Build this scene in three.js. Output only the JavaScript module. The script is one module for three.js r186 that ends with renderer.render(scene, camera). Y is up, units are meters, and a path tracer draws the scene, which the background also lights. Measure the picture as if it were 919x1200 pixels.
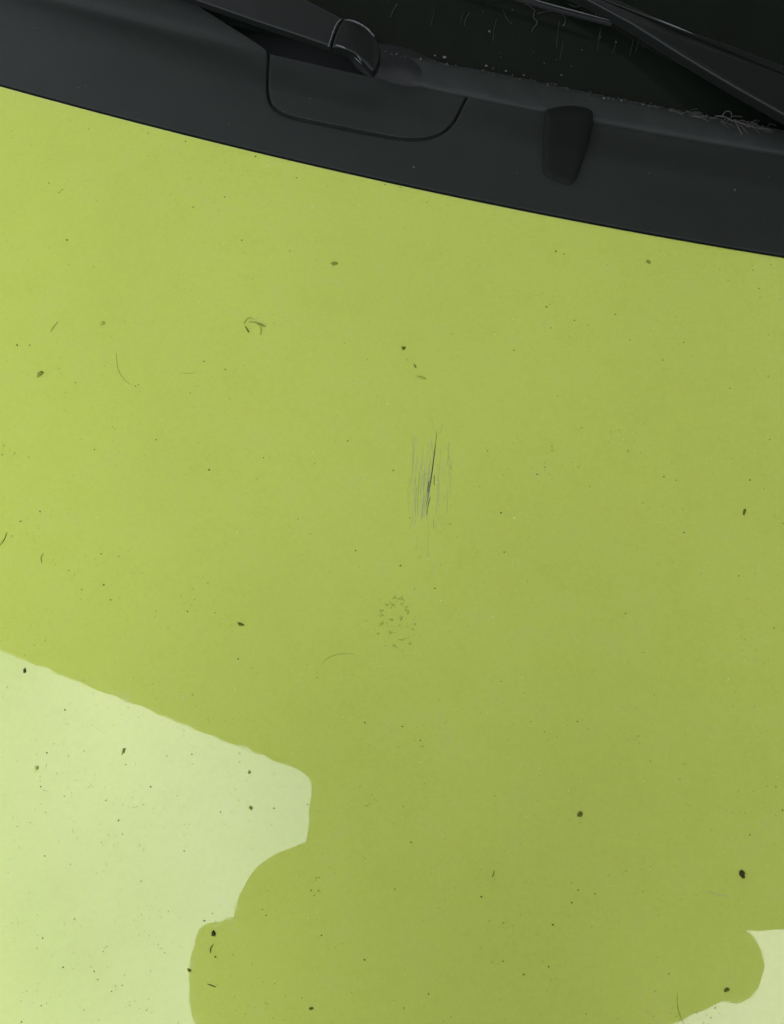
import * as THREE from 'three';
import { mergeGeometries, mergeVertices } from 'three/addons/utils/BufferGeometryUtils.js';
import { MarchingCubes } from 'three/addons/objects/MarchingCubes.js';
import { ImprovedNoise } from 'three/addons/math/ImprovedNoise.js';

// ------------------------------------------------------------------ camera, sky, sun, exposure
const scene = new THREE.Scene();
const W = 784, H = 1024;
const CAM = new THREE.Vector3(0, 0.62, 0.166);          // the bonnet's top is y = 0, the windscreen lies towards -z
const camera = new THREE.PerspectiveCamera(50, W / H, 0.01, 200);
camera.position.copy(CAM);
camera.lookAt(0, 0, 0);
camera.updateMatrixWorld();
scene.add(camera);

const noise = new ImprovedNoise();
const fbm = (x, y, z, n = 4) => { let s = 0, a = 1, t = 0; for (let i = 0; i < n; i++) { s += a * noise.noise(x, y, z); t += a; a *= 0.5; x *= 2; y *= 2; z *= 2; } return s / t; };
const CLOUD = [-47.69, 38.62, -10.88];                                   // where in its noise the cloud cover lies
const SUN = new THREE.Vector3(0.75, 0.85, -0.55).normalize();
{ // an overcast sky, paler and darker in broad clouds, brightest overhead
  const w = 512, h = 256, d = new Float32Array(w * h * 4);
  for (let j = 0; j < h; j++) for (let i = 0; i < w; i++) {
    const v = (j + 0.5) / h, u = (i + 0.5) / w, el = (v - 0.5) * Math.PI, az = (u - 0.5) * 2 * Math.PI;
    const y = Math.sin(el), x = Math.cos(el) * Math.cos(az), z = Math.cos(el) * Math.sin(az);
    let L = 0.24 + 0.76 * Math.pow(Math.max(0, y), 1.5);
    const k = 0.5 + 1.25 * fbm(x * 2.6 + CLOUD[0], y * 2.6 + CLOUD[1], z * 2.6 + CLOUD[2], 5);
    const c = Math.min(1, Math.max(0, k));
    L *= 0.76 + 0.48 * c;
    const b = 1 - c;
    const o = (j * w + i) * 4;
    if (y < 0) L = 0.24;
    d[o] = L * (1.0 - 0.13 * b); d[o + 1] = L * (1.0 - 0.05 * b); d[o + 2] = L * (1.0 + 0.10 * b); d[o + 3] = 1;
  }
  const t = new THREE.DataTexture(d, w, h, THREE.RGBAFormat, THREE.FloatType);
  t.mapping = THREE.EquirectangularReflectionMapping; t.magFilter = THREE.LinearFilter; t.minFilter = THREE.LinearFilter; t.needsUpdate = true;
  scene.background = t; scene.environment = t;
  scene.backgroundIntensity = 1; scene.environmentIntensity = 1;
}
const sun = new THREE.DirectionalLight(0xfff3e2, 0.6);
sun.position.copy(SUN).multiplyScalar(12); sun.castShadow = true; sun.shadow.radius = 24;
sun.shadow.mapSize.set(2048, 2048);
Object.assign(sun.shadow.camera, { left: -6, right: 6, top: 6, bottom: -6, near: 0.5, far: 30 });
scene.add(sun, sun.target);

const renderer = new THREE.WebGLRenderer({ antialias: true });
renderer.setSize(W, H);
renderer.toneMapping = THREE.LinearToneMapping;
renderer.toneMappingExposure = 6.7;
renderer.shadowMap.enabled = true;

// ------------------------------------------------------------------ helpers
let seed = 20240611;
const rnd = () => { seed = (seed + 0x6D2B79F5) | 0; let t = Math.imul(seed ^ (seed >>> 15), 1 | seed); t = (t + Math.imul(t ^ (t >>> 7), 61 | t)) ^ t; return ((t ^ (t >>> 14)) >>> 0) / 4294967296; };
const rr = (a, b) => a + (b - a) * rnd();
const V = (x, y, z) => new THREE.Vector3(x, y, z);
const used = {};
function numbered(n) { const k = used[n] = (used[n] ?? -1) + 1; return k ? n + '_' + String(k).padStart(3, '0') : n; }
function mesh(name, geo, mat, parent = scene) {
  const m = new THREE.Mesh(geo, mat); m.name = parent === scene ? numbered(name) : name; m.castShadow = m.receiveShadow = true; parent.add(m); return m;
}
function tag(o, label, category, group) { o.userData.label = label; o.userData.category = category; if (group) o.userData.group = group; return o; }

// the car is turned a little in the picture: tD runs across it, fD to its front
const YAW = 14 * Math.PI / 180, TC = Math.cos(YAW), TS = Math.sin(YAW);
const tD = V(TC, 0, TS), fD = V(-TS, 0, TC);
const RT = 3.4, RF = 6, T0 = 0.16, F0 = 0.02;
function S(x, z) { const t = x * TC + z * TS - T0, f = -x * TS + z * TC - F0; return -t * t / (2 * RT) - f * f / (2 * RF); }
function SN(x, z) { const t = x * TC + z * TS - T0, f = -x * TS + z * TC - F0; const a = t / RT, b = f / RF; return V(a * TC - b * TS, 1, a * TS + b * TC).normalize(); }
// a place in the picture (in 919 x 1200 pixels) on the bonnet's sheet, dh above it
const TANV = Math.tan(25 * Math.PI / 180), camX = V(0, 0, 0), camY = V(0, 0, 0), camZ = V(0, 0, 0);
camera.matrixWorld.extractBasis(camX, camY, camZ);
function ray(px, py) { return V(0, 0, 0).addScaledVector(camX, (px / 919 * 2 - 1) * TANV * W / H).addScaledVector(camY, (1 - py / 1200 * 2) * TANV).addScaledVector(camZ, -1).normalize(); }
function at(px, py, dh = 0) {
  const d = ray(px, py); let t = (CAM.y - dh) / -d.y;
  for (let i = 0; i < 8; i++) { const x = CAM.x + d.x * t, z = CAM.z + d.z * t; t = (CAM.y - dh - S(x, z)) / -d.y; }
  return V(CAM.x, CAM.y, CAM.z).addScaledVector(d, t);
}
// the point at height Y that the bonnet mirrors at a place in the picture
function mirrored(px, py, Y) {
  const P = at(px, py), d = ray(px, py), n = SN(P.x, P.z);
  const r = d.clone().addScaledVector(n, -2 * d.dot(n));
  return P.addScaledVector(r, (Y - P.y) / r.y);
}
const sm = (a, b, x) => { const t = Math.min(1, Math.max(0, (x - a) / (b - a))); return t * t * (3 - 2 * t); };
function gridGeo(nu, nv, fn, uvScale = 1) { // a sheet from fn(i / nu, j / nv) -> Vector3
  const pos = [], uv = [], idx = [];
  for (let j = 0; j <= nv; j++) for (let i = 0; i <= nu; i++) { const p = fn(i / nu, j / nv); pos.push(p.x, p.y, p.z); uv.push((p.x * TC + p.z * TS) * uvScale, (-p.x * TS + p.z * TC) * uvScale); }
  for (let j = 0; j < nv; j++) for (let i = 0; i < nu; i++) { const a = j * (nu + 1) + i, b = a + 1, c = a + nu + 1, d = c + 1; idx.push(a, c, b, b, c, d); }
  const g = new THREE.BufferGeometry();
  g.setAttribute('position', new THREE.Float32BufferAttribute(pos, 3)); g.setAttribute('uv', new THREE.Float32BufferAttribute(uv, 2)); g.setIndex(idx); g.computeVertexNormals();
  return g;
}
function tube(points, r, seg = 24, sides = 6, taper = null) { // a tube that may taper: taper(t) scales r
  const c = points.length > 2 ? new THREE.CatmullRomCurve3(points) : new THREE.LineCurve3(points[0], points[1]);
  const g = new THREE.TubeGeometry(c, seg, r, sides, false);
  if (taper) {
    const p = g.attributes.position;
    for (let i = 0; i <= seg; i++) { const q = c.getPointAt(i / seg), k = taper(i / seg); for (let j = 0; j <= sides; j++) { const n = i * (sides + 1) + j; p.setXYZ(n, q.x + (p.getX(n) - q.x) * k, q.y + (p.getY(n) - q.y) * k, q.z + (p.getZ(n) - q.z) * k); } }
    g.computeVertexNormals();
  }
  return g;
}
function noiseTex(size, repeatMetres, fn, srgb) {
  const d = new Uint8Array(size * size * 4);
  for (let j = 0; j < size; j++) for (let i = 0; i < size; i++) { const c = fn(i / size, j / size, i, j), o = (j * size + i) * 4; for (let k = 0; k < 3; k++) d[o + k] = Math.max(0, Math.min(255, c[k] * 255)); d[o + 3] = 255; }
  const t = new THREE.DataTexture(d, size, size); t.wrapS = t.wrapT = THREE.RepeatWrapping; t.magFilter = THREE.LinearFilter; t.minFilter = THREE.LinearMipmapLinearFilter; t.generateMipmaps = true;
  t.repeat.set(1 / repeatMetres, 1 / repeatMetres); if (srgb) t.colorSpace = THREE.SRGBColorSpace; t.needsUpdate = true; return t;
}
// tiling value noise
function lattice(n) { const a = []; for (let i = 0; i < n * n; i++) a.push(rnd()); return (u, v) => { const x = u * n, y = v * n, i = Math.floor(x), j = Math.floor(y), fx = x - i, fy = y - j; const s = fx * fx * (3 - 2 * fx), t = fy * fy * (3 - 2 * fy), g = (p, q) => a[((q % n + n) % n) * n + (p % n + n) % n]; return (g(i, j) * (1 - s) + g(i + 1, j) * s) * (1 - t) + (g(i, j + 1) * (1 - s) + g(i + 1, j + 1) * s) * t; }; }

// ------------------------------------------------------------------ materials
const l1 = lattice(9), l2 = lattice(40), l3 = lattice(170), l4 = lattice(420);
const PAINT = [0.300, 0.350, 0.064];
const toS = c => c <= 0.0031308 ? c * 12.92 : 1.055 * Math.pow(c, 1 / 2.4) - 0.055;
const grime = (u, v) => { const a = l1(u, v), b = l2(u, v), c = l3(u, v), d = l4(u, v); return [a, b, c, d]; };
const paintMap = noiseTex(2048, 0.62, (u, v) => {
  const [a, b, c, d] = grime(u, v), g = rnd();
  let dust = Math.max(0, (b - 0.42)) * Math.max(0, c - 0.35) * 0.55 + Math.max(0, d - 0.62) * 0.16 * (0.4 + b) + (a - 0.5) * 0.02;
  const k = 1 + (a - 0.5) * 0.05 + (b - 0.5) * 0.035 + (d - 0.5) * 0.045 + (c - 0.5) * 0.03 + (g - 0.5) * 0.07;
  dust = Math.max(0, dust);
  return PAINT.map((p, i) => toS(Math.max(0, (p * (1 - dust) + [0.25, 0.27, 0.12][i] * dust) * k)));
}, true);
const paintRough = noiseTex(1024, 0.62, (u, v) => { const [a, b, c, d] = grime(u, v); const r = 0.018 + Math.max(0, d - 0.65) * 0.22 * b + Math.max(0, c - 0.65) * 0.03; return [r, r, r]; });
const M = {};
M.paint = new THREE.MeshPhysicalMaterial({ specularIntensity: 0.88, map: paintMap, roughness: 1, roughnessMap: paintRough, metalness: 0 });
M.under = new THREE.MeshStandardMaterial({ color: new THREE.Color().setRGB(0.02, 0.022, 0.02), roughness: 0.8 });
const grain = lattice(300), grain2 = lattice(20);
const plasticBump = noiseTex(1024, 0.2, (u, v) => { const k = 0.5 * grain(u, v) + 0.5 * rnd(); return [k, k, k]; });
function plasticMap(r, g, b, dustK) { return noiseTex(1024, 0.45, (u, v) => { const k = 1 + (grain2(u, v) - 0.5) * 0.16 + (grain(u, v) - 0.5) * 0.14 + (rnd() - 0.5) * 0.1, s = rnd() > 0.9993 ? dustK : 0; return [r, g, b].map(c => toS(c * k + s)); }, true); }
M.cowl = new THREE.MeshPhysicalMaterial({ specularIntensity: 0.5, map: plasticMap(0.0060, 0.0081, 0.0062, 0.03), roughness: 0.72, bumpMap: plasticBump, bumpScale: 0.00004 });
M.trim = new THREE.MeshPhysicalMaterial({ specularIntensity: 0.5, map: plasticMap(0.0056, 0.0075, 0.0058, 0.03), roughness: 0.68, bumpMap: plasticBump, bumpScale: 0.00004 });
M.arm = new THREE.MeshPhysicalMaterial({ specularIntensity: 0.42, map: plasticMap(0.0026, 0.0035, 0.0029, 0.02), roughness: 0.5 });
M.nozzle = new THREE.MeshPhysicalMaterial({ specularIntensity: 0.25, color: new THREE.Color().setRGB(0.0028, 0.0036, 0.0029), roughness: 0.8 });
M.void = new THREE.MeshStandardMaterial({ color: new THREE.Color().setRGB(0.003, 0.003, 0.003), roughness: 0.9 });
M.rubber = new THREE.MeshPhysicalMaterial({ specularIntensity: 0.4, color: new THREE.Color().setRGB(0.006, 0.0065, 0.006), roughness: 0.7 });
M.worn = new THREE.MeshStandardMaterial({ color: new THREE.Color().setRGB(0.05, 0.056, 0.056), roughness: 0.6 });
M.frit = new THREE.MeshStandardMaterial({ map: plasticMap(0.003, 0.0045, 0.003, 0.02), roughness: 0.16 });
M.glass = new THREE.MeshPhysicalMaterial({ color: 0xbfd0c4, roughness: 0.02, transmission: 1, thickness: 0 });
M.scratch = new THREE.MeshStandardMaterial({ color: new THREE.Color().setRGB(0.018, 0.021, 0.016), roughness: 0.8 });
M.scuff = new THREE.MeshStandardMaterial({ color: new THREE.Color().setRGB(0.175, 0.20, 0.085), roughness: 0.8 });
M.scuffPale = new THREE.MeshStandardMaterial({ color: new THREE.Color().setRGB(0.22, 0.25, 0.15), roughness: 0.8 });

// ------------------------------------------------------------------ the ground
{
  const tx = noiseTex(512, 2, (u, v) => { const k = 0.17 + 0.08 * l2(u, v) + 0.06 * rnd(); return [k, k, k * 0.97].map(c => toS(c)); }, true);
  const g = new THREE.PlaneGeometry(60, 60); g.rotateX(-Math.PI / 2); const uv = g.attributes.uv; for (let i = 0; i < uv.count; i++) uv.setXY(i, uv.getX(i) * 60, uv.getY(i) * 60);
  const o = mesh('driveway', g, new THREE.MeshStandardMaterial({ map: tx, roughness: 0.95 })); o.position.y = -0.92; o.userData.kind = 'structure';
}

// ------------------------------------------------------------------ the car
const car = new THREE.Group(); car.name = 'car'; scene.add(car);
tag(car, 'lime green car seen close at its bonnet, black cowl and wipers', 'car');

const Ey = x => 100 + 0.2770 * x - 6.34e-5 * x * x;      // rear edge of the bonnet, in picture pixels
const By = x => Ey(x) - 118;                              // crease of the cowl
const Ay = x => By(x) - 36 + Math.max(0, x - 600) * 0.018 + Math.max(0, 600 - x) * 0.02;   // upper lip of the cowl by the windscreen

{ // bonnet: a sheet with a rounded rear lip, a slight orange peel, turned-down sides
  const X0 = -420, X1 = 1480, L = 0.86, NU = 380, NV = 360;
  const peel = (x, z) => 1.1e-5 * noise.noise(x * 150, 3.3, z * 150) + 5e-6 * noise.noise(x * 26, 8.1, z * 26);
  const g = gridGeo(NU, NV, (u, v) => {
    const e = at(X0 + (X1 - X0) * u, Ey(X0 + (X1 - X0) * u));
    let j = v * NV;
    if (j < 8) { // lip
      const a = (8 - j) / 7 * Math.PI / 2, r = 0.0018;
      if (j < 1) return e.clone().addScaledVector(fD, 0.0).setY(e.y - r - 0.012);
      return e.clone().addScaledVector(fD, r * (1 - Math.sin(a))).setY(e.y - r * (1 - Math.cos(a)));
    }
    const s = 0.0018 + (j - 8) / (NV - 8) * L, p = e.clone().addScaledVector(fD, s);
    p.y = S(p.x, p.z) + peel(p.x, p.z);
    const edge = Math.max(sm(0.06, 0, u), sm(0.94, 1, u), sm(0.93, 1, v));
    p.y -= 0.09 * edge * edge;
    return p;
  });
  mesh('bonnet', g, M.paint, car);
}
const bonnet = car.children[0];


// the cowl: a sheet from the bonnet's edge up to its crease, an access cover cut out by a groove, an opening at the wiper
const distPoly = (x, y, P) => { let m = 1e9; for (let i = 0; i + 1 < P.length; i++) { const [ax, ay] = P[i], [bx, by] = P[i + 1], dx = bx - ax, dy = by - ay, t = Math.max(0, Math.min(1, ((x - ax) * dx + (y - ay) * dy) / (dx * dx + dy * dy))); m = Math.min(m, Math.hypot(x - ax - dx * t, y - ay - dy * t)); } return m; };
function smoothPoly(P, n) { const c = new THREE.CatmullRomCurve3(P.map(p => V(p[0], p[1], 0)), false, 'centripetal'); return c.getPoints(n).map(p => [p.x, p.y]); }
const GROOVE = smoothPoly([[317, 44], [315, 70], [314, 95], [314.5, 111], [319, 124], [332, 134], [352, 140], [400, 150], [440, 158], [470, 163], [498, 163], [517, 157], [531, 145], [541, 127], [549, 110]], 90);
const insideCover = (x, y) => { let c = false; const P = GROOVE; for (let i = 0, j = P.length - 1; i < P.length; j = i++) { if ((P[i][1] > y) !== (P[j][1] > y) && x < (P[j][0] - P[i][0]) * (y - P[i][1]) / (P[j][1] - P[i][1]) + P[i][0]) c = !c; } return c; };
const cowlH = (x, w) => -0.0024 * sm(330, 250, x) * sm(-300, 60, x) * Math.exp(-(((w - 116) / 11) ** 2)) -0.0016 - 0.0050 * sm(75, 118, w) * (0.35 + 0.65 * sm(60, 330, x)) - 0.0012 * sm(0, 70, w);
let cowl;
{
  const xs = []; for (let x = -420; x < 300; x += 8) xs.push(x); for (let x = 300; x < 562; x += 0.7) xs.push(x); for (let x = 562; x <= 1480; x += 6) xs.push(x);
  const NU = xs.length - 1, NV = 150, tagPx = [];
  const g = gridGeo(NU, NV, (u, v) => {
    const x = xs[Math.round(u * NU)], j = Math.round(v * NV), back = -0.0012;
    if (j < 3) { const a = j / 3, p = at(x, Ey(x) - 0.2, -0.0016).addScaledVector(fD, back * 0.6); p.y -= [0.016, 0.0012, 0.0003][j]; if (j === 2) p.addScaledVector(fD, -0.0003); tagPx.push([x, -1e4]); return p; }
    const w = 1.6 + (118 - 1.6) * (j - 3) / (NV - 3), y = Ey(x) - w;
    let dh = cowlH(x, w);
    const dg = x > 300 && x < 562 ? distPoly(x, y, GROOVE) : 99;
    dh -= 0.0026 * Math.exp(-Math.pow(dg / 1.5, 4)) + 0.0002 * Math.exp(-Math.pow(dg / 3.6, 2));
    tagPx.push([x, y]);
    return at(x, y, dh).addScaledVector(fD, j < 10 ? back * (10 - j) / 7 * 0.6 : 0);
  });
  const main = [], cov = [], ix = g.index.array;
  for (let i = 0; i < ix.length; i += 3) { const c = tagPx[ix[i]]; (c[1] > -1000 && insideCover(c[0], c[1]) ? cov : main).push(ix[i], ix[i + 1], ix[i + 2]); }
  const g2 = g.clone(); g.setIndex(main); g2.setIndex(cov);
  // the cowl's face left of the wiper, above the crease
  const lineY = x => (x - 222) * 0.64;
  const left = gridGeo(70, 40, (u, v) => {
    const off = 150 * v; let xr = 300; for (let k = 0; k < 30; k++) xr = xr + ((By(xr) - off) - lineY(xr)) / 0.64 * 0.35;
    const x = -420 + (Math.min(xr, 312) + 420) * u, w = 117.6 + off;
    return at(x, Ey(x) - w, cowlH(x, w < 150 ? w : 150) + 0.006 * sm(0, 90, off) - 0.02 * (v > 0.97 ? 1 : 0));
  });
  cowl = mesh('cowl_panel', mergeGeometries([g, left]), M.cowl, car);
  mesh('access_cover', g2, M.cowl, cowl);
}
{ // the raised lip along the windscreen, its edge rolled over
  const x0 = 436, x1 = 1480;
  const prof = [[-0.02, -0.0105], [0.02, -0.0095], [0.06, -0.0078], [0.14, -0.0065], [0.3, -0.0054], [0.5, -0.0044], [0.7, -0.0036], [0.88, -0.0031], [0.96, -0.0031], [1.0, -0.0038], [1.01, -0.005], [1.0, -0.014]];
  const g = gridGeo(260, prof.length - 1, (u, v) => {
    const x = x0 + (x1 - x0) * u, [k, h] = prof[Math.round(v * (prof.length - 1))], n = 0.0004 * noise.noise(x * 0.05, 1.7, k * 3);
    const e = sm(470, 440, x);
    return at(x, By(x) + 1 + (Ay(x) - By(x) - 1) * k + (k > 0.95 ? 0.8 * noise.noise(x * 0.14, 4.4, 0) : 0), h + n - 0.004 * e);
  });
  mesh('windscreen_lip', g, M.trim, cowl);
}
{ // washer nozzle: a wedge that falls towards the bonnet
  const P = smoothPoly([[640, 128], [637, 160], [636.5, 190], [638, 202], [645, 209], [657, 213], [667, 215.5], [673, 212], [681, 194], [690, 166], [695, 140], [694, 128], [667, 122], [640, 128]], 64);
  const rings = [[1.05, -0.1], [1.01, 0.15], [0.97, 0.4], [0.925, 0.64], [0.86, 0.83], [0.76, 0.95], [0.6, 1.0], [0.3, 1.01], [0.02, 1.01]];
  const cx = 664, cy = 168;
  const g = gridGeo(64, rings.length - 1, (u, v) => {
    const [k, h] = rings[Math.round(v * (rings.length - 1))], p = P[Math.round(u * 64) % 64], x = cx + (p[0] - cx) * k, y = cy + (p[1] - cy) * k;
    const base = cowlH(x, Math.min(118, Ey(x) - y)), hh = 0.0028 + 0.0045 * sm(214, 130, y);
    return at(x, y, base + hh * h);
  });
  mesh('washer_nozzle', g, M.nozzle, cowl);
}
{ // under the cowl: the dark well that the wiper stands in
  const g = gridGeo(30, 8, (u, v) => at(120 + 420 * u, By(120 + 420 * u) + 14 - 210 * v, -0.034));
  mesh('wiper_well', g, M.void, cowl);
}
// the windscreen: black printed band at the foot, clear pane above it
const RISE = Math.tan(19 * Math.PI / 180);
const glassAt = (x, d, h = 0) => { const b = at(x, Ay(x) + 7, -0.010); return b.addScaledVector(fD, -d).setY(b.y + d * RISE + h - 0.04 * d * d); };
function glassPx(px, py, h = 0) { // where the picture's ray meets the glass
  let lo = 0, hi = 0.3; const d0 = ray(px, py); let best = null;
  let p = at(px, py, 0);
  for (let k = 0; k < 60; k++) { // march the height until point lies on the glass sheet
    const base = at(px, Ay(px) + 7, -0.010), d = Math.max(0, -(p.x - base.x) * fD.x - (p.z - base.z) * fD.z), y = base.y + d * RISE + h - 0.04 * d * d;
    const t = (CAM.y - y) / -d0.y; p = V(CAM.x + d0.x * t, y, CAM.z + d0.z * t);
  }
  return p;
}
{
  const X0 = -420, X1 = 1480;
  const frit = mesh('windscreen', gridGeo(120, 30, (u, v) => glassAt(X0 + (X1 - X0) * u, 0.13 * v), 1), M.frit, car);
  mesh('pane', gridGeo(60, 20, (u, v) => glassAt(X0 + (X1 - X0) * u, 0.13 + 0.5 * v)), M.glass, frit);
  mesh('dashboard', gridGeo(40, 10, (u, v) => { const p = glassAt(X0 + (X1 - X0) * u, 0.1 + 0.5 * v); return p.setY(p.y - 0.02 - 0.26 * v); }), M.void, car);
}
// a rounded slab from an outline in the picture at height dh(x, y), thick metres deep
function slab(P, dh, thick, bevel) {
  const f = typeof dh === 'function' ? dh : () => dh;
  const w = P.map(p => at(p[0], p[1], f(p[0], p[1])));
  const sh = new THREE.Shape(w.map(p => new THREE.Vector2(p.x, -p.z)));
  const g = new THREE.ExtrudeGeometry(sh, { depth: thick - 2 * bevel, bevelEnabled: true, bevelSize: bevel, bevelThickness: bevel, bevelOffset: -bevel, bevelSegments: 3, steps: 1, curveSegments: 4 });
  g.translate(0, 0, bevel - thick); g.rotateX(-Math.PI / 2);
  const p = g.attributes.position;
  for (let i = 0; i < p.count; i++) { // carry each vertex to the height of the outline's nearest corner
    let s = 0, ws = 0; for (const q of w) { const k = 1 / (1e-7 + ((q.x - p.getX(i)) ** 2 + (q.z - p.getZ(i)) ** 2) ** 1.5); s += k * q.y; ws += k; }
    p.setY(i, p.getY(i) + s / ws);
  }
  g.computeVertexNormals(); return g;
}
function wornEdge(P, dh, r, parent) { const pts = smoothPoly(P, 14).map(q => at(q[0], q[1], dh)); return mesh('worn_edge', tube(pts, r, 40, 6, t => (0.55 + 0.6 * Math.abs(noise.noise(t * 9, P[0][0] * 0.37, 0.3)) * 2) * Math.min(1, 8 * Math.min(t, 1 - t) + 0.15)), M.worn, parent); }
{ // the wiper at the top left: arm, knuckle cap, pivot
  const arm = mesh('wiper_arm', slab([[-60, -97], [60, -58], [150, -28], [240, 3], [300, 24], [345, 39], [388, 54], [396, 34], [403, 22], [360, 0], [300, -22], [200, -62], [0, -135]], (x, y) => 0.020, 0.007, 0.0012), M.arm, car);
  const cap = mesh('knuckle_cap', slab(smoothPoly([[389, 54.5], [393, 42], [398, 30], [404, 23], [417, 25], [430, 33], [440, 45], [446, 62], [441, 79], [437, 82], [427, 72], [415, 61], [402, 55.5], [389, 54.5]], 40).slice(0, -1), (x, y) => 0.0205 - 0.006 * sm(405, 445, x), 0.008, 0.0011), M.arm, arm);
  wornEdge([[384.5, 56], [388, 45], [392, 34], [396, 26], [401, 22]], 0.0208, 0.0005, cap);
  wornEdge([[403, 23], [412, 24], [422, 28], [431, 34], [439, 43]], 0.0192, 0.0005, cap);
  wornEdge([[385, 57.5], [395, 56], [404, 60], [413, 65], [424, 75]], 0.0140, 0.00055, cap);
  wornEdge([[393, 52.5], [400, 54.5], [406, 57]], 0.0204, 0.0006, cap);
  wornEdge([[408, 57], [416, 62], [422, 69], [424, 72]], 0.0175, 0.0004, cap);
  wornEdge([[428, 72], [434, 78], [438, 84]], 0.0120, 0.0004, cap);
  const g = gridGeo(36, 10, (u, v) => { const a = u * Math.PI * 2, r = 0.02 + 0.98 * v, k = (1 - r * r) ** 2; return at(466 + 58 * r * Math.cos(a), 74 + 30 * r * Math.sin(a) + 0.24 * 58 * r * Math.cos(a), -0.0085 + 0.0075 * k); });
  mesh('pivot_housing', g, M.rubber, arm);
}
{ // the wiper at the top right
  const arm = mesh('wiper_arm', slab([[600, -42], [650, -20], [690, 0], [740, 27], [800, 65], [860, 101], [919, 134], [1010, 186], [1120, 246], [1120, 196], [1010, 122], [919, 76], [850, 50], [812, 38], [767, 19], [700, -12], [640, -40]], (x, y) => 0.034 , 0.009, 0.0014), M.arm, car);
  mesh('arm_rib', tube([[764, 20], [780, 26.5], [800, 34.5], [814, 40]].map(q => at(q[0], q[1], 0.0345)), 0.00045, 20, 6, t => Math.sin(Math.PI * t)), M.worn, arm);
  mesh('wiper_blade', slab([[520, -30], [580, -14], [638, 2], [690, 17], [718, 25.6], [717, 27.5], [688, 20.5], [636, 6.5], [578, -10], [516, -26]], 0.024, 0.003, 0.0006), M.rubber, arm);
  mesh('arm_rib', tube([[600, -9], [640, 3.5], [690, 17], [715, 24]].map(q => at(q[0], q[1], 0.0265)), 0.0003, 20, 5, t => 0.4 + 0.6 * Math.sin(Math.PI * t)), M.worn, arm);
}
// ------------------------------------------------------------------ the carport whose roof the bonnet mirrors
{
  const c = new THREE.Group(); c.name = 'carport'; c.position.set(0, -0.92, 0); scene.add(c);
  tag(c, 'dark carport roof on posts above the green car', 'carport');
  const Y = 1.9 + 0.92, p1 = mirrored(0, 762, 1.9), p2 = mirrored(345, 900, 1.9), k = (p2.z - p1.z) / (p2.x - p1.x);
  const edge = [[p1.x - 0.55, p1.z - 0.55 * k]];
  for (const q of [[345, 900], [353, 903.5], [360, 909], [364, 918], [362, 950], [360, 985]]) { const p = mirrored(q[0], q[1], 1.9); edge.push([p.x, p.z]); }
  const r1 = mirrored(875, 1090, 1.9), r2 = mirrored(919, 1092, 1.9);
  edge.push([edge[6][0] + 0.02, r1.z - 0.04], [r1.x, r1.z], [r2.x, r2.z], [2.3, r2.z + 0.04], [2.3, -5], [edge[0][0] - 0.4, -5]);
  const sh = new THREE.Shape(edge.map(p => new THREE.Vector2(p[0], -p[1])));
  const g = new THREE.ExtrudeGeometry(sh, { depth: 0.09, bevelEnabled: false }); g.rotateX(-Math.PI / 2); g.translate(0, Y, 0);
  mesh('roof', g, new THREE.MeshStandardMaterial({ color: new THREE.Color().setRGB(0.09, 0.08, 0.065), roughness: 0.9 }), c);
  const wl = new THREE.BoxGeometry(0.12, Y, 5.5); wl.translate(2.3, Y / 2, -2.2); mesh('side_wall', wl, new THREE.MeshStandardMaterial({ color: new THREE.Color().setRGB(0.2, 0.16, 0.10), roughness: 0.9 }), c);
  for (const [x, z] of [[2.15, 0.45], [2.15, -4.8], [edge[0][0] - 0.3, -4.8], [edge[0][0] + 0.15, -1.0]]) { const q = new THREE.BoxGeometry(0.1, Y, 0.1); q.translate(x, Y / 2, z); mesh('post', q, new THREE.MeshStandardMaterial({ color: new THREE.Color().setRGB(0.12, 0.09, 0.06), roughness: 0.85 }), c); }
}

// ------------------------------------------------------------------ the person with the phone, leaning over the bonnet
const smin = (a, b, k) => { const h = Math.max(k - Math.abs(a - b), 0) / k; return Math.min(a, b) - h * h * k * 0.25; };
function capsule(x, y, z, a, b, ra, rb) { const dx = b[0] - a[0], dy = b[1] - a[1], dz = b[2] - a[2], t = Math.max(0, Math.min(1, ((x - a[0]) * dx + (y - a[1]) * dy + (z - a[2]) * dz) / (dx * dx + dy * dy + dz * dz + 1e-12))); return Math.hypot(x - a[0] - dx * t, y - a[1] - dy * t, z - a[2] - dz * t) - ra - (rb - ra) * t; }
function boneField(bones, k) { return (x, y, z) => { let d = 1e3; for (const b of bones) { const q = capsule(x, y, z, b[0], b[1], b[2], b[3]); d = d > 99 ? q : smin(d, q, k); } return d; }; }
function sdfGeo(fn, c, half, n) {
  const mc = new MarchingCubes(n, new THREE.MeshBasicMaterial(), false, false, 400000);
  mc.isolation = 0;
  for (let k = 0; k < n; k++) for (let j = 0; j < n; j++) for (let i = 0; i < n; i++) mc.field[k * n * n + j * n + i] = -fn(c[0] + (i - n / 2) / (n / 2) * half, c[1] + (j - n / 2) / (n / 2) * half, c[2] + (k - n / 2) / (n / 2) * half);
  mc.update();
  const m = mc.count, g = new THREE.BufferGeometry();
  const p = new Float32Array(mc.positionArray.slice(0, m * 3)); for (let i = 0; i < m; i++) for (let a = 0; a < 3; a++) p[i * 3 + a] = c[a] + p[i * 3 + a] * half;
  g.setAttribute('position', new THREE.BufferAttribute(p, 3)); 
  const w = mergeVertices(g, 1e-5); w.computeVertexNormals(); return w;
}
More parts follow.
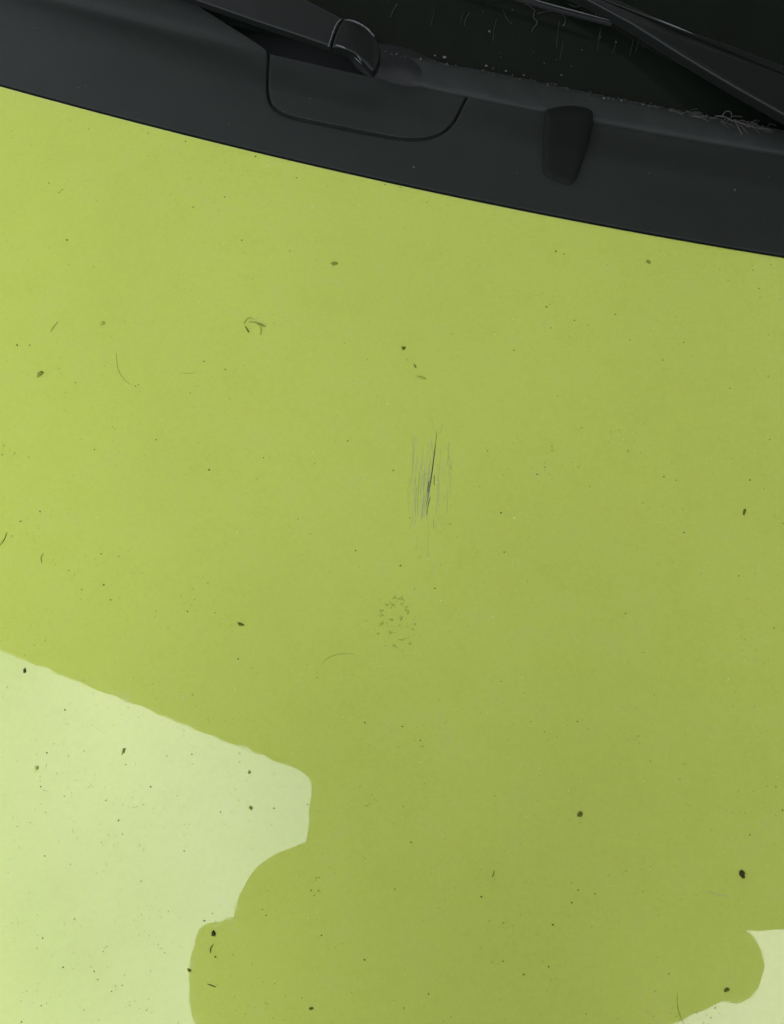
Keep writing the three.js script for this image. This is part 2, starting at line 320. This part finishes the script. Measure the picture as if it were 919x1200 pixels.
{
  const who = new THREE.Group(); who.name = 'person'; scene.add(who);
  tag(who, 'person in a dark hooded jacket leaning over the bonnet and holding up a phone', 'person');
  const cx = 0.05;
  const sL = [cx - 0.16, 0.47, 0.52], sR = [cx + 0.16, 0.47, 0.52], eL = [-0.165, 0.5, 0.37], eR = [0.297, 0.5, 0.318];
  const wL = [-0.075, 0.585, 0.285], wR = [0.09, 0.585, 0.28];
  const torso = [[[cx, -0.02, 0.81], [cx, 0.18, 0.72], 0.13, 0.125], [[cx, 0.18, 0.71], [cx, 0.38, 0.54], 0.125, 0.135], [[cx - 0.09, 0.43, 0.51], [cx + 0.09, 0.43, 0.51], 0.115, 0.115], [[cx - 0.08, -0.03, 0.81], [cx + 0.08, -0.03, 0.81], 0.115, 0.115]];
  const armL = [[sL, [-0.165, 0.49, 0.43], 0.062, 0.052], [[-0.165, 0.49, 0.43], eL, 0.052, 0.046], [eL, wL, 0.044, 0.029]];
  const armR = [[sR, [0.185, 0.48, 0.44], 0.06, 0.045], [[0.185, 0.48, 0.44], [0.25, 0.5, 0.335], 0.045, 0.044], [[0.25, 0.5, 0.335], wR, 0.042, 0.029]];
  const legs = [], foot = [];
  for (const s of [-1, 1]) { legs.push([[cx + s * 0.09, -0.08, 0.81], [cx + s * 0.11, -0.46, 0.80], 0.085, 0.058], [[cx + s * 0.11, -0.46, 0.80], [cx + s * 0.12, -0.84, 0.86], 0.056, 0.04]); foot.push([[cx + s * 0.12, -0.87, 0.89], [cx + s * 0.13, -0.885, 0.70], 0.042, 0.03]); }
  const neck = [[cx, 0.50, 0.52], [cx, 0.60, 0.47], 0.056, 0.052];
  const skin = new THREE.MeshStandardMaterial({ color: new THREE.Color().setRGB(0.42, 0.25, 0.17), roughness: 0.6 });
  const cloth = new THREE.MeshStandardMaterial({ color: new THREE.Color().setRGB(0.03, 0.032, 0.036), roughness: 0.95 });
  const denim = new THREE.MeshStandardMaterial({ color: new THREE.Color().setRGB(0.03, 0.04, 0.07), roughness: 0.95 });
  const hairM = new THREE.MeshStandardMaterial({ color: new THREE.Color().setRGB(0.02, 0.014, 0.01), roughness: 0.7 });
  const parts = [sdfGeo(boneField([...torso, ...armL, ...armR, ...legs, ...foot, neck], 0.05), [cx, -0.1, 0.6], 0.9, 130)];
  { // head, turned down to the phone
    const h = [cx, 0.685, 0.43];
    const hd = [[[cx, 0.71, 0.44], [cx, 0.70, 0.415], 0.088, 0.085], [[cx, 0.66, 0.405], [cx, 0.625, 0.372], 0.066, 0.042], [[cx, 0.695, 0.337], [cx, 0.662, 0.317], 0.010, 0.016], [[cx, 0.60, 0.47], [cx, 0.64, 0.445], 0.052, 0.06]];
    for (const s of [-1, 1]) hd.push([[cx + s * 0.086, 0.70, 0.435], [cx + s * 0.082, 0.665, 0.43], 0.016, 0.010], [[cx + s * 0.05, 0.67, 0.36], [cx + s * 0.03, 0.65, 0.35], 0.026, 0.024]);
    const f = boneField(hd, 0.03);
    parts.push(sdfGeo((x, y, z) => { let d = f(x, y, z); for (const s of [-1, 1]) d = Math.max(d, 0.014 - Math.hypot(x - cx - s * 0.032, y - 0.70, z - 0.333)); return Math.max(d, 0.006 - Math.hypot((x - cx) * 0.25, y - 0.633, z - 0.325)); }, h, 0.15, 76));
  }
  // hands: palm, four fingers curled under the phone, a thumb on top of its edge
  const PC = V(CAM.x, CAM.y, CAM.z).addScaledVector(camY, -0.055).addScaledVector(camZ, 0.0065);
  const loc = (a, b, c) => { const v = PC.clone().addScaledVector(camX, a).addScaledVector(camY, b).addScaledVector(camZ, c); return [v.x, v.y, v.z]; };
  for (const s of [-1, 1]) {
    const wr = s < 0 ? wL : wR, b = [];
    for (let i = 0; i < 4; i++) { const y0 = -0.005 - i * 0.019, r = 0.0085 - 0.0006 * i, L = [1, 1.08, 1, 0.8][i]; b.push([wr, loc(s * 0.052, y0, -0.004), 0.02, r + 0.003], [loc(s * 0.052, y0, -0.004), loc(s * (0.052 - 0.016 * L), y0 + 0.003, -0.020), r + 0.001, r], [loc(s * (0.052 - 0.016 * L), y0 + 0.003, -0.020), loc(s * (0.040 - 0.024 * L), y0 + 0.006, -0.0145), r, r - 0.0015]); }
    b.push([wr, loc(s * 0.056, -0.045, 0.012), 0.022, 0.013], [loc(s * 0.056, -0.045, 0.012), loc(s * 0.045, -0.012, 0.018), 0.012, 0.010], [loc(s * 0.045, -0.012, 0.018), loc(s * 0.028, 0.006, 0.0155), 0.0098, 0.008]);
    const m = loc(s * 0.055, -0.05, -0.005);
    parts.push(sdfGeo(boneField(b, 0.006), [(m[0] + wr[0]) / 2 , (m[1] + wr[1]) / 2, (m[2] + wr[2]) / 2 - 0.01], 0.1, 72));
  }
  mesh('body', mergeGeometries(parts.map(p => { const q = p.clone(); q.deleteAttribute('uv'); return q; })), skin, who);
  // jacket: torso and wide sleeves, the left one pushed up so that its hem stands off the forearm
  const jt = boneField([...torso.map(b => [b[0], b[1], b[2] + 0.025, b[3] + 0.025]), [sL, sR, 0.08, 0.08], [sL, [-0.150, 0.5, 0.42], 0.085, 0.085], [sR, [0.185, 0.48, 0.44], 0.08, 0.05], [[0.185, 0.48, 0.44], [0.235, 0.5, 0.335], 0.048, 0.05], [[0.291, 0.5, 0.334], [0.338, 0.5, 0.346], 0.068, 0.039], [[0.25, 0.5, 0.325], wR, 0.050, 0.045]], 0.025);
  const cuff = boneField([[[-0.169, 0.5, 0.346], [-0.168, 0.5, 0.358], 0.098, 0.098]], 0.01);
  const fore = boneField([[[-0.138, 0.5, 0.33], [-0.146, 0.5, 0.296], 0.072, 0.072], [[-0.112, 0.5, 0.27], [-0.10, 0.51, 0.272], 0.056, 0.056], [[-0.13, 0.5, 0.288], wL, 0.066, 0.042]], 0.012);
  const jf = (x, y, z) => Math.max(Math.min(jt(x, y, z), Math.max(cuff(x, y, z), 0.2975 - 0.12 * (x + 0.2) - z)), y < -0.06 ? -0.06 - y : -9);
  mesh('jacket', mergeGeometries([sdfGeo((x, y, z) => Math.min(jf(x, y, z), fore(x, y, z)), [cx, 0.32, 0.56], 0.44, 170)]), cloth, who);
  mesh('hood', sdfGeo((x, y, z) => { const d = smin(capsule(x, y, z, [cx - 0.035, 0.69, 0.41], [cx + 0.05, 0.69, 0.415], 0.145, 0.145), capsule(x, y, z, [cx - 0.05, 0.56, 0.44], [cx + 0.06, 0.56, 0.44], 0.15, 0.15), 0.04); return Math.max(Math.abs(d + 0.012) - 0.012, 0.085 - Math.hypot(x - cx, (y - 0.66) * 0.85, (z - 0.29) * 0.8)); }, [cx, 0.63, 0.44], 0.26, 90), cloth, who);
  mesh('trousers', sdfGeo(boneField([...legs.map(b => [b[0], b[1], b[2] + 0.016, b[3] + 0.02]), [[cx - 0.08, -0.03, 0.81], [cx + 0.08, -0.03, 0.81], 0.125, 0.125]], 0.03), [cx, -0.45, 0.8], 0.52, 84), denim, who);
  for (const b of foot) mesh('shoe', sdfGeo(boneField([[b[0], b[1], b[2] + 0.008, b[3] + 0.008]], 0.01), [b[0][0], -0.85, 0.8], 0.2, 50), hairM, who);
  mesh('hair', sdfGeo((x, y, z) => Math.max(capsule(x, y, z, [cx, 0.722, 0.453], [cx, 0.70, 0.435], 0.096, 0.092), -(y - 0.655) - 0.0, -(z - 0.355) - (y - 0.74) * 0.9), [cx, 0.71, 0.445], 0.12, 60), hairM, who);
  // the phone
  const ph = new THREE.Group(); ph.name = 'phone'; ph.position.copy(PC); ph.quaternion.copy(camera.quaternion); scene.add(ph);
  tag(ph, 'black phone held over the bonnet in both hands', 'phone');
  const rs = new THREE.Shape(), a = 0.0355, b2 = 0.074, r = 0.009;
  rs.moveTo(-a + r, -b2); rs.lineTo(a - r, -b2); rs.quadraticCurveTo(a, -b2, a, -b2 + r); rs.lineTo(a, b2 - r); rs.quadraticCurveTo(a, b2, a - r, b2); rs.lineTo(-a + r, b2); rs.quadraticCurveTo(-a, b2, -a, b2 - r); rs.lineTo(-a, -b2 + r); rs.quadraticCurveTo(-a, -b2, -a + r, -b2);
  const pg = new THREE.ExtrudeGeometry(rs, { depth: 0.0056, bevelEnabled: true, bevelSize: 0.0008, bevelThickness: 0.0008, bevelOffset: -0.0008, bevelSegments: 2 }); pg.translate(0, 0, -0.0028);
  mesh('case', pg, hairM, ph);
  const scr = new THREE.PlaneGeometry(0.064, 0.138); scr.translate(0, 0, 0.0041); mesh('screen', scr, new THREE.MeshStandardMaterial({ color: 0x050505, roughness: 0.05 }), ph);
}
// ------------------------------------------------------------------ marks in the paint: scratches and scuffs
const drape = (P, n, lift) => smoothPoly(P, n).map(q => at(q[0], q[1], lift));
function mark(name, P, r, mat, taper = t => Math.min(1, 6 * Math.min(t, 1 - t) + 0.1), parent = bonnet) { return mesh(name, tube(drape(P, 12, -r * 0.45), r, 30, 6, taper), mat, parent); }
{
  const main = mark('scratch', [[513.5, 496], [511.5, 512], [507.5, 545], [505, 563], [501.5, 583], [498, 602], [495.5, 618]], 0.00040, M.scratch, t => (0.45 + 0.65 * Math.sin(Math.PI * Math.min(1, t * 1.1)) + 0.2 * noise.noise(t * 12, 2.2, 0)) * 0.85 * Math.min(1, 10 * Math.min(t, 1 - t) + 0.1));
  main.userData.label = 'dark deepest scratch down to the primer';
  mark('scratch', [[509, 556], [509, 570]], 0.00028, M.scratch); mark('scratch', [[505, 580], [501, 596], [500, 606]], 0.00026, M.scratch);
  mark('scratch', [[508, 606], [508.5, 621]], 0.0002, M.scuff); mark('scratch', [[503, 562], [501, 578]], 0.00026, M.scratch);
  const fine = [[[506, 491], [508, 500], [511, 508]], [[518, 496], [517, 505], [514, 509]], [[483, 509], [483.5, 530], [484, 560], [484, 590], [483, 612], [480, 622]], [[489.5, 514], [489.5, 540], [488.5, 570], [487, 600], [485.5, 618]],
    [[485, 534], [486, 560], [487, 588]], [[519, 519], [522, 523], [525, 529]], [[526, 535], [527, 545], [526, 560]], [[517, 546], [517.5, 556]], [[524, 566], [523, 574]], [[522, 578], [520, 588], [518, 596]], [[518, 596], [518, 606], [518, 618]], [[502, 521], [501, 540]], [[498, 552], [496, 576]], [[489, 600], [491, 590], [494, 582]],
    [[511, 612], [510, 620]], [[491, 602], [486, 614]], [[490, 626], [489, 634], [488, 645]], [[502, 600], [502, 630], [501.5, 652]], [[508, 660], [507, 668], [506, 678]], [[478, 572], [478, 590]], [[494, 540], [492, 600]], [[480, 560], [479, 600]], [[513, 540], [513, 580]], [[515, 560], [514, 612]], [[529, 540], [528, 580]], [[496, 520], [495, 545]]];
  fine.forEach((P, i) => mark('scratch', P, i % 3 ? 0.00017 : 0.00022, i % 5 === 3 ? M.scuffPale : M.scuff, t => 0.5 + 0.5 * Math.abs(noise.noise(t * 6, i * 3.7, 0.5)) * 1.6));
  for (let i = 0; i < 13; i++) { const x = 503 + rr(-7, 6), y = 550 + rr(-20, 40), l = rr(18, 44); mark('scratch', [[x, y], [x - l * 0.12 + rr(-1, 1), y + l]], rr(0.00013, 0.00023), i % 2 ? M.scuffPale : M.scuff); }
  for (let i = 0; i < 17; i++) { const x = rr(482, 527), y = rr(500, 575), l = rr(22, 70), b = -0.06 * l + rr(-1, 1); mark('scratch', [[x, y], [x + b * 0.5 + rr(-0.6, 0.6), y + l * 0.5], [x + b, y + l]], rr(0.00010, 0.00017), i % 3 ? M.scuff : M.scuffPale); }
  // pale and dull scuffs where the paint was rubbed
  mark('scuff', [[505, 470 + 40], [507, 540]], 0.0002, M.scuffPale); 
  mark('scuff', [[826, 1043], [840, 1048], [858, 1051]], 0.00016, M.scuffPale);
}

// ------------------------------------------------------------------ dirt on the bonnet
const DIRT = [[0.075, 0.078, 0.010], [0.026, 0.025, 0.006], [0.135, 0.15, 0.022], [0.215, 0.25, 0.042]].map(c => new THREE.MeshPhysicalMaterial({ color: new THREE.Color().setRGB(...c), roughness: 0.9, specularIntensity: 0.2 }));
function crumb(x, y, w, h, turn, tone, name, label, cat = 'dirt speck') { // a lumpy crumb, w x h pixels, lying at a place
  const g = new THREE.IcosahedronGeometry(1, 2), p = g.attributes.position, s = x * 1.31 + y;
  for (let i = 0; i < p.count; i++) { const q = V(p.getX(i), p.getY(i), p.getZ(i)), k = 1 + 0.75 * noise.noise(q.x * 1.3 + s, q.y * 1.3, q.z * 1.3) + 0.35 * noise.noise(q.x * 3 + s, q.y * 3, q.z * 3); p.setXYZ(i, q.x * k, q.y * k, q.z * k); }
  g.scale(w * 0.00021, Math.min(w, h) * 0.00012, h * 0.00021); g.rotateY(turn); const m = mergeVertices((g.deleteAttribute('normal'), g.deleteAttribute('uv'), g), 1e-8); m.computeVertexNormals();
  const o = mesh(name, m, DIRT[tone]); o.position.copy(at(x, y, 0.00015)); if (label) tag(o, label, cat); return o;
}
crumb(870, 1024, 7, 10, 0.2, 1, 'dirt_crumb', 'blackish drop-shaped dirt crumb near right edge, above the bright right corner');
crumb(680, 954, 7, 5, 0.9, 0, 'dirt_crumb', 'dark slanted dirt crumb alone on lower right half of bonnet');
crumb(473, 408, 6, 5, 0, 0, 'dirt_crumb', 'round dark dirt crumb on green bonnet above the scratches');
crumb(486.5, 429, 3, 7, 0.4, 2, 'dirt_crumb', 'thin olive dirt crumb just below round crumb above the scratches');
crumb(494, 443, 14, 4, -0.3, 3, 'dirt_crumb', 'faint pale olive dirt smear closest above the scratches');
crumb(392, 309, 9, 6, 0.1, 2, 'dirt_crumb', 'olive dirt crumb on green bonnet below the cowl access cover');
crumb(47, 438, 7, 9, -0.5, 2, 'dirt_crumb', 'olive clumped dirt crumb near the left edge of green bonnet');
crumb(282, 731.5, 9, 4, -0.25, 0, 'dirt_crumb', 'dark flat dirt crumb on bonnet left of the ring of grime');
crumb(145, 880, 3.5, 8, -0.5, 2, 'dirt_crumb', 'olive oblong dirt crumb in the bright left reflection');
crumb(29, 786, 3.5, 6.5, 0, 1, 'dirt_crumb', 'small black dirt crumb at upper left corner of the bright left reflection');
crumb(872.5, 600, 3.5, 9, -0.3, 0, 'dirt_crumb', 'dark stroke-like dirt crumb at right edge at height of the scratches');
crumb(250, 1094, 5, 6, 0, 1, 'dirt_crumb', 'dark dirt crumb at top of the short column of flecks at lower left');
crumb(852, 1160, 7, 4, 0.4, 0, 'dirt_crumb', 'dark oblong dirt crumb next to the bright right corner patch');
crumb(760, 307, 6, 5, 0, 2, 'dirt_crumb', 'olive dirt crumb close under right part of the cowl edge');
crumb(292, 905, 3.2, 4, 0, 2, 'dirt_crumb', 'olive dirt crumb in the bright reflection near its right end, upper of two');
crumb(294, 947, 3.6, 5, 0.5, 2, 'dirt_crumb', 'olive dirt crumb in the bright reflection near its right end, lower of two');
crumb(120, 379, 8, 5, 0, 3, 'dirt_crumb', 'faint olive dirt crumb on upper left part of bonnet');
crumb(222, 1137, 5, 3, -0.5, 0, 'dirt_crumb', 'dark dirt crumb on the left border of dark elbow reflection');
crumb(365, 1182, 5, 3, 0.2, 0, 'dirt_crumb', 'dark flat dirt crumb at bottom of bonnet right of the dark elbow reflection border');
crumb(43, 900, 4, 5.5, 0.4, 3, 'dirt_crumb', 'faint olive dirt crumb at left end of the bright reflection');
function fibre(P, r, mat, name, label, cat, parent = scene) { const o = mesh(name, tube(drape(P, 16, r * 0.7), r, 40, 5, t => 0.5 + 0.5 * Math.sin(Math.PI * t)), mat, parent); if (label) tag(o, label, cat); return o; }
{
  const leaf = new THREE.Group(); leaf.name = 'curled_husk'; scene.add(leaf); tag(leaf, 'small curled dry husk with dark ends on upper left of bonnet', 'husk');
  const c = at(298, 381); leaf.position.copy(c);
  const loc = P => drape(P, 14, 0.0003).map(p => p.sub(c));
  mesh('stalk', tube(loc([[287, 382], [289, 385], [291.5, 389.5]]), 0.00045, 16, 6, t => 0.5 + 0.6 * t), DIRT[0], leaf);
  mesh('shell', tube(loc([[292, 377.5], [298, 377.5], [302, 379], [306, 381], [311, 382.5]]), 0.0009, 24, 8, t => 0.25 + 0.75 * Math.exp(-((t - 0.68) ** 2) * 22)), DIRT[2], leaf);
  mesh('shell', tube(loc([[286, 379], [288, 375.5], [292, 372.5], [296, 373.5]]), 0.0003, 16, 6), DIRT[3], leaf);
  mesh('shell', tube(loc([[305, 383], [306, 388], [305, 392]]), 0.0002, 16, 6), DIRT[3], leaf);
}
fibre([[136, 414], [137, 425], [140, 437], [145, 444], [152, 450]], 0.00014, DIRT[3], 'hair', 'curved fine hair on upper left of bonnet right of the clumped crumb', 'hair');
fibre([[377, 779], [383, 772], [392, 768], [403, 766], [415, 767]], 0.00014, DIRT[3], 'hair', 'curved fine hair on bonnet above the tip of the bright reflection', 'hair');
fibre([[0, 639], [5, 632], [8, 624]], 0.00025, DIRT[0], 'hair', 'short dark hair at the left edge of the bonnet', 'hair');
fibre([[59, 389], [63, 383], [68, 377]], 0.00020, DIRT[2], 'hair', 'short straight hair on bonnet above the clumped crumb at left', 'hair');
fibre([[794, 1165], [794, 1178], [797, 1190], [802, 1201]], 0.00015, DIRT[3], 'hair', 'fine hair at the bottom left tip of bright right corner patch', 'hair');
fibre([[250, 1107], [247, 1111], [246.5, 1117]], 0.0003, DIRT[0], 'hair', 'short dark curved fleck under the crumb at lower left', 'hair');
fibre([[243, 1153], [248, 1155], [253, 1157]], 0.00025, DIRT[0], 'hair', 'short dark flat fleck at foot of the column of flecks', 'hair');
fibre([[49, 660], [48, 654], [51, 648]], 0.0002, DIRT[2], 'hair', 'short bent hair below the left edge hair on bonnet', 'hair');
fibre([[577, 1028], [578.5, 1024], [579, 1020]], 0.00028, DIRT[2], 'hair', 'short olive fleck near bottom middle of the bonnet', 'hair');
fibre([[210, 437], [222, 437.5], [230, 436]], 0.00014, DIRT[3], 'hair', 'very faint flat hair on bonnet below the curled husk', 'hair');
{ // the broken ring of grime under the scratches: many little pieces with no count
  const geos = [];
  const bit = (x, y, w, h, t) => { const g = new THREE.IcosahedronGeometry(1, 1), p = g.attributes.position; for (let i = 0; i < p.count; i++) { const q = V(p.getX(i), p.getY(i), p.getZ(i)), k = 1 + 0.8 * noise.noise(q.x * 2 + x, q.y * 2 + y, q.z * 2); p.setXYZ(i, q.x * k, q.y * k, q.z * k); } g.scale(w * 0.00021, 0.00014, h * 0.00019); g.rotateY(t); const c = at(x, y, 0); g.translate(c.x, c.y, c.z); geos.push(g); };
  for (const [x, y, w, h, t] of [[470, 701.5, 11, 4, 0.1], [462, 700, 5, 3, 0], [454, 709, 5, 5, 0.6], [460.5, 709, 5, 5, -0.6], [448, 715, 5, 3, 0.5], [447.5, 721, 4, 4, 0], [476, 715, 4, 7, 0.7], [478, 718, 3, 4, 0], [471, 708, 3, 3, 0], [458.5, 726, 4, 4, 0.5], [470.5, 725.5, 5, 5, 0.5], [486, 731, 3, 4, 0], [484.5, 737.5, 3, 4, 0.6], [457, 741, 4, 5, 0.4], [461.5, 756.5, 4, 4, 0], [470, 749.5, 9, 2, 0], [443, 743, 4, 3, 0], [480.5, 754, 3, 3, 0], [448, 731, 6, 5, 0]]) { bit(x, y, w * 0.75, h * 0.7, t); for (let i = 0; i < 5; i++) bit(x + rr(-0.6, 0.6) * w, y + rr(-0.6, 0.6) * h, rr(0.8, 0.4 * w + 1), rr(0.8, 0.4 * h + 0.8), rr(0, 3)); }
  for (let i = 0; i < 34; i++) { const a = rr(0, 6.28), r = 17 + rr(-5, 8); bit(463 + Math.cos(a) * r, 720 + Math.sin(a) * r * 0.95 + (rnd() < 0.4 ? rr(10, 30) : 0), rr(0.8, 2.2), rr(0.8, 2), rr(0, 3)); }
  const o = mesh('grime_ring', mergeGeometries(geos), DIRT[3]); tag(o, 'broken olive ring of dried grime on bonnet below the scratches', 'grime'); o.userData.kind = 'stuff';
}
{ // fine grains all over the bonnet
  const N = 3200, g = new THREE.IcosahedronGeometry(1, 0);
  const o = new THREE.InstancedMesh(g, new THREE.MeshPhysicalMaterial({ color: 0xffffff, roughness: 0.9, specularIntensity: 0.2 }), N); o.name = 'dust_grains';
  const m4 = new THREE.Matrix4(), q = new THREE.Quaternion(), c = new THREE.Color();
  for (let i = 0; i < N; i++) {
    let x, y; do { x = rr(-60, 980); y = rr(90, 1260); } while (y < Ey(x) + 2 || rnd() > 0.45 + 1.0 * noise.noise(x * 0.012, y * 0.012, 4.2) + 0.5 * Math.exp(-(y - Ey(x)) / 40));
    const big = rnd(), r = 0.00017 + 0.00030 * Math.pow(big, 9) + 0.0001 * rnd();
    q.setFromEuler(new THREE.Euler(rr(0, 6), rr(0, 6), rr(0, 6)));
    m4.compose(at(x, y, r * 0.2), q, V(r * rr(0.7, 1.4), r * 0.8, r * rr(0.7, 1.4))); o.setMatrixAt(i, m4);
    const k = rnd(); if (k > 0.86) c.setRGB(0.42, 0.46, 0.2); else { const t = big > 0.965 ? rr(0.25, 0.8) : rr(0.65, 1.5); c.setRGB(0.16 * t, 0.18 * t, 0.03 * t); } o.setColorAt(i, c);
  }
  o.castShadow = o.receiveShadow = true; scene.add(o); tag(o, 'fine dark and pale dust grains scattered over the green bonnet', 'dust'); o.userData.kind = 'stuff';
}

// ------------------------------------------------------------------ litter along the windscreen's foot
const FIB = new THREE.MeshStandardMaterial({ color: new THREE.Color().setRGB(0.026, 0.024, 0.020), roughness: 0.9 }), FIB2 = new THREE.MeshStandardMaterial({ color: new THREE.Color().setRGB(0.011, 0.013, 0.011), roughness: 0.9 });
{ // the tangle of plant fibres at the right
  const geos = [];
  const put = (P, r, lift) => geos.push(tube(smoothPoly(P, 12).map((p, i, A) => at(p[0], p[1], 0.0025 + lift * Math.sin(Math.PI * i / (A.length - 1)))), r, 20, 5));
  put([[838, 136], [848, 136.5], [858, 141], [868, 144], [880, 148], [895, 152]], 0.0004, 0.002); put([[846, 138], [850, 131], [856, 131], [858, 137]], 0.00028, 0.004); put([[862, 143], [867, 152], [870, 158]], 0.00035, 0.002); put([[812, 136], [818, 137], [825, 137]], 0.0004, 0.001); put([[790, 130], [797, 133], [806, 131]], 0.0002, 0.002);
  for (let i = 0; i < 42; i++) { const k = Math.pow(rnd(), 0.8), x = 782 + 118 * k, y = 127 + 25 * k + rr(-5, 4), a = rr(-0.5, 0.8), l = rr(5, 16), b = rr(-5, 5); put([[x, y], [x + l * 0.5 * Math.cos(a) + b * 0.4, y + l * 0.5 * Math.sin(a) + b * 0.6], [x + l * Math.cos(a), y + l * Math.sin(a)]], rr(0.0001, 0.00022), rr(0.0005, 0.004)); }
  const o = mesh('fibre_tangle', mergeGeometries(geos), FIB); tag(o, 'tangle of dry tan plant fibres caught at the windscreen foot under right wiper', 'plant litter'); o.userData.kind = 'stuff';
}
{ // pale grit along the lip and loose cobweb shreds on the glass
  const geos = [];
  for (let i = 0; i < 210; i++) {
    const x = rr(450, 910), near = rnd() < 0.75, onCowl = !near && rnd() < 0.5;
    const p = near ? at(x, Ay(x) + rr(-2, 2.5), 0.002) : onCowl ? at(rr(0, 919), 0, 0) : glassPx(rr(450, 760), rr(2, 80), 0.0002);
    if (onCowl) { const xx = rr(0, 919); p.copy(at(xx, Ey(xx) - rr(8, 100), 0)); p.y -= 0.002; }
    const r = rr(0.00012, 0.00036) * (rnd() > 0.92 ? 1.8 : 1); const g = new THREE.IcosahedronGeometry(r, 0); g.scale(rr(0.8, 2), 1, rr(0.7, 1.2)); g.rotateY(rr(0, 3)); g.translate(p.x, p.y, p.z); geos.push(g);
  }
  for (const [x, y, r] of [[485, 196, 0.0007], [761, 203, 0.0004], [606, 203, 0.0004], [521, 67, 0.0011], [510, 65, 0.0006], [570, 77, 0.0008], [578, 80, 0.0004], [593, 83, 0.0006], [614, 88, 0.0006], [658, 88, 0.0005], [708, 115, 0.0007]]) { const g = new THREE.IcosahedronGeometry(r, 0); g.scale(1.3, 0.8, 0.8); const p = at(x, y, y > 150 ? -0.002 : 0.002); g.translate(p.x, p.y, p.z); geos.push(g); }
  const o = mesh('grit', mergeGeometries(geos), new THREE.MeshStandardMaterial({ color: new THREE.Color().setRGB(0.05, 0.054, 0.05), roughness: 0.9 })); tag(o, 'pale grit strewn along the black cowl lip and windscreen foot', 'grit'); o.userData.kind = 'stuff';
  const w = [];
  const web = (P, r) => w.push(tube(smoothPoly(P, 14).map(p => glassPx(p[0], p[1], 0.0012)), r, 24, 5));
  web([[618, 3], [622, 8], [627, 12], [625, 20], [630, 26], [625, 33], [623, 38]], 0.00024); web([[630, 16], [642, 13], [655, 14], [662, 20], [662, 30]], 0.00018); web([[458, 20], [461, 12], [466, 4]], 0.00022); web([[544, 30], [546, 22], [550, 15]], 0.0002); web([[590, 12], [594, 22], [600, 28]], 0.00012); web([[615, 6], [628, 4], [640, 8]], 0.0002); web([[668, 5], [674, 8], [682, 6]], 0.0002);
  for (const [x, y, l] of [[505, 30, 22], [540, 26, 12], [578, 48, 26], [652, 55, 30], [656, 70, 22], [700, 48, 14], [718, 62, 16], [738, 66, 20], [745, 62, 16], [700, 60, 22]]) web([[x, y], [x + 2 + rr(-1, 1), y - l * 0.5], [x + 4, y - l]], 0.0001);
  const o2 = mesh('cobweb', mergeGeometries(w), FIB2); tag(o2, 'thin grey cobweb shreds and drip trails on the black windscreen foot', 'cobweb'); o2.userData.kind = 'stuff';
}
renderer.render(scene, camera);
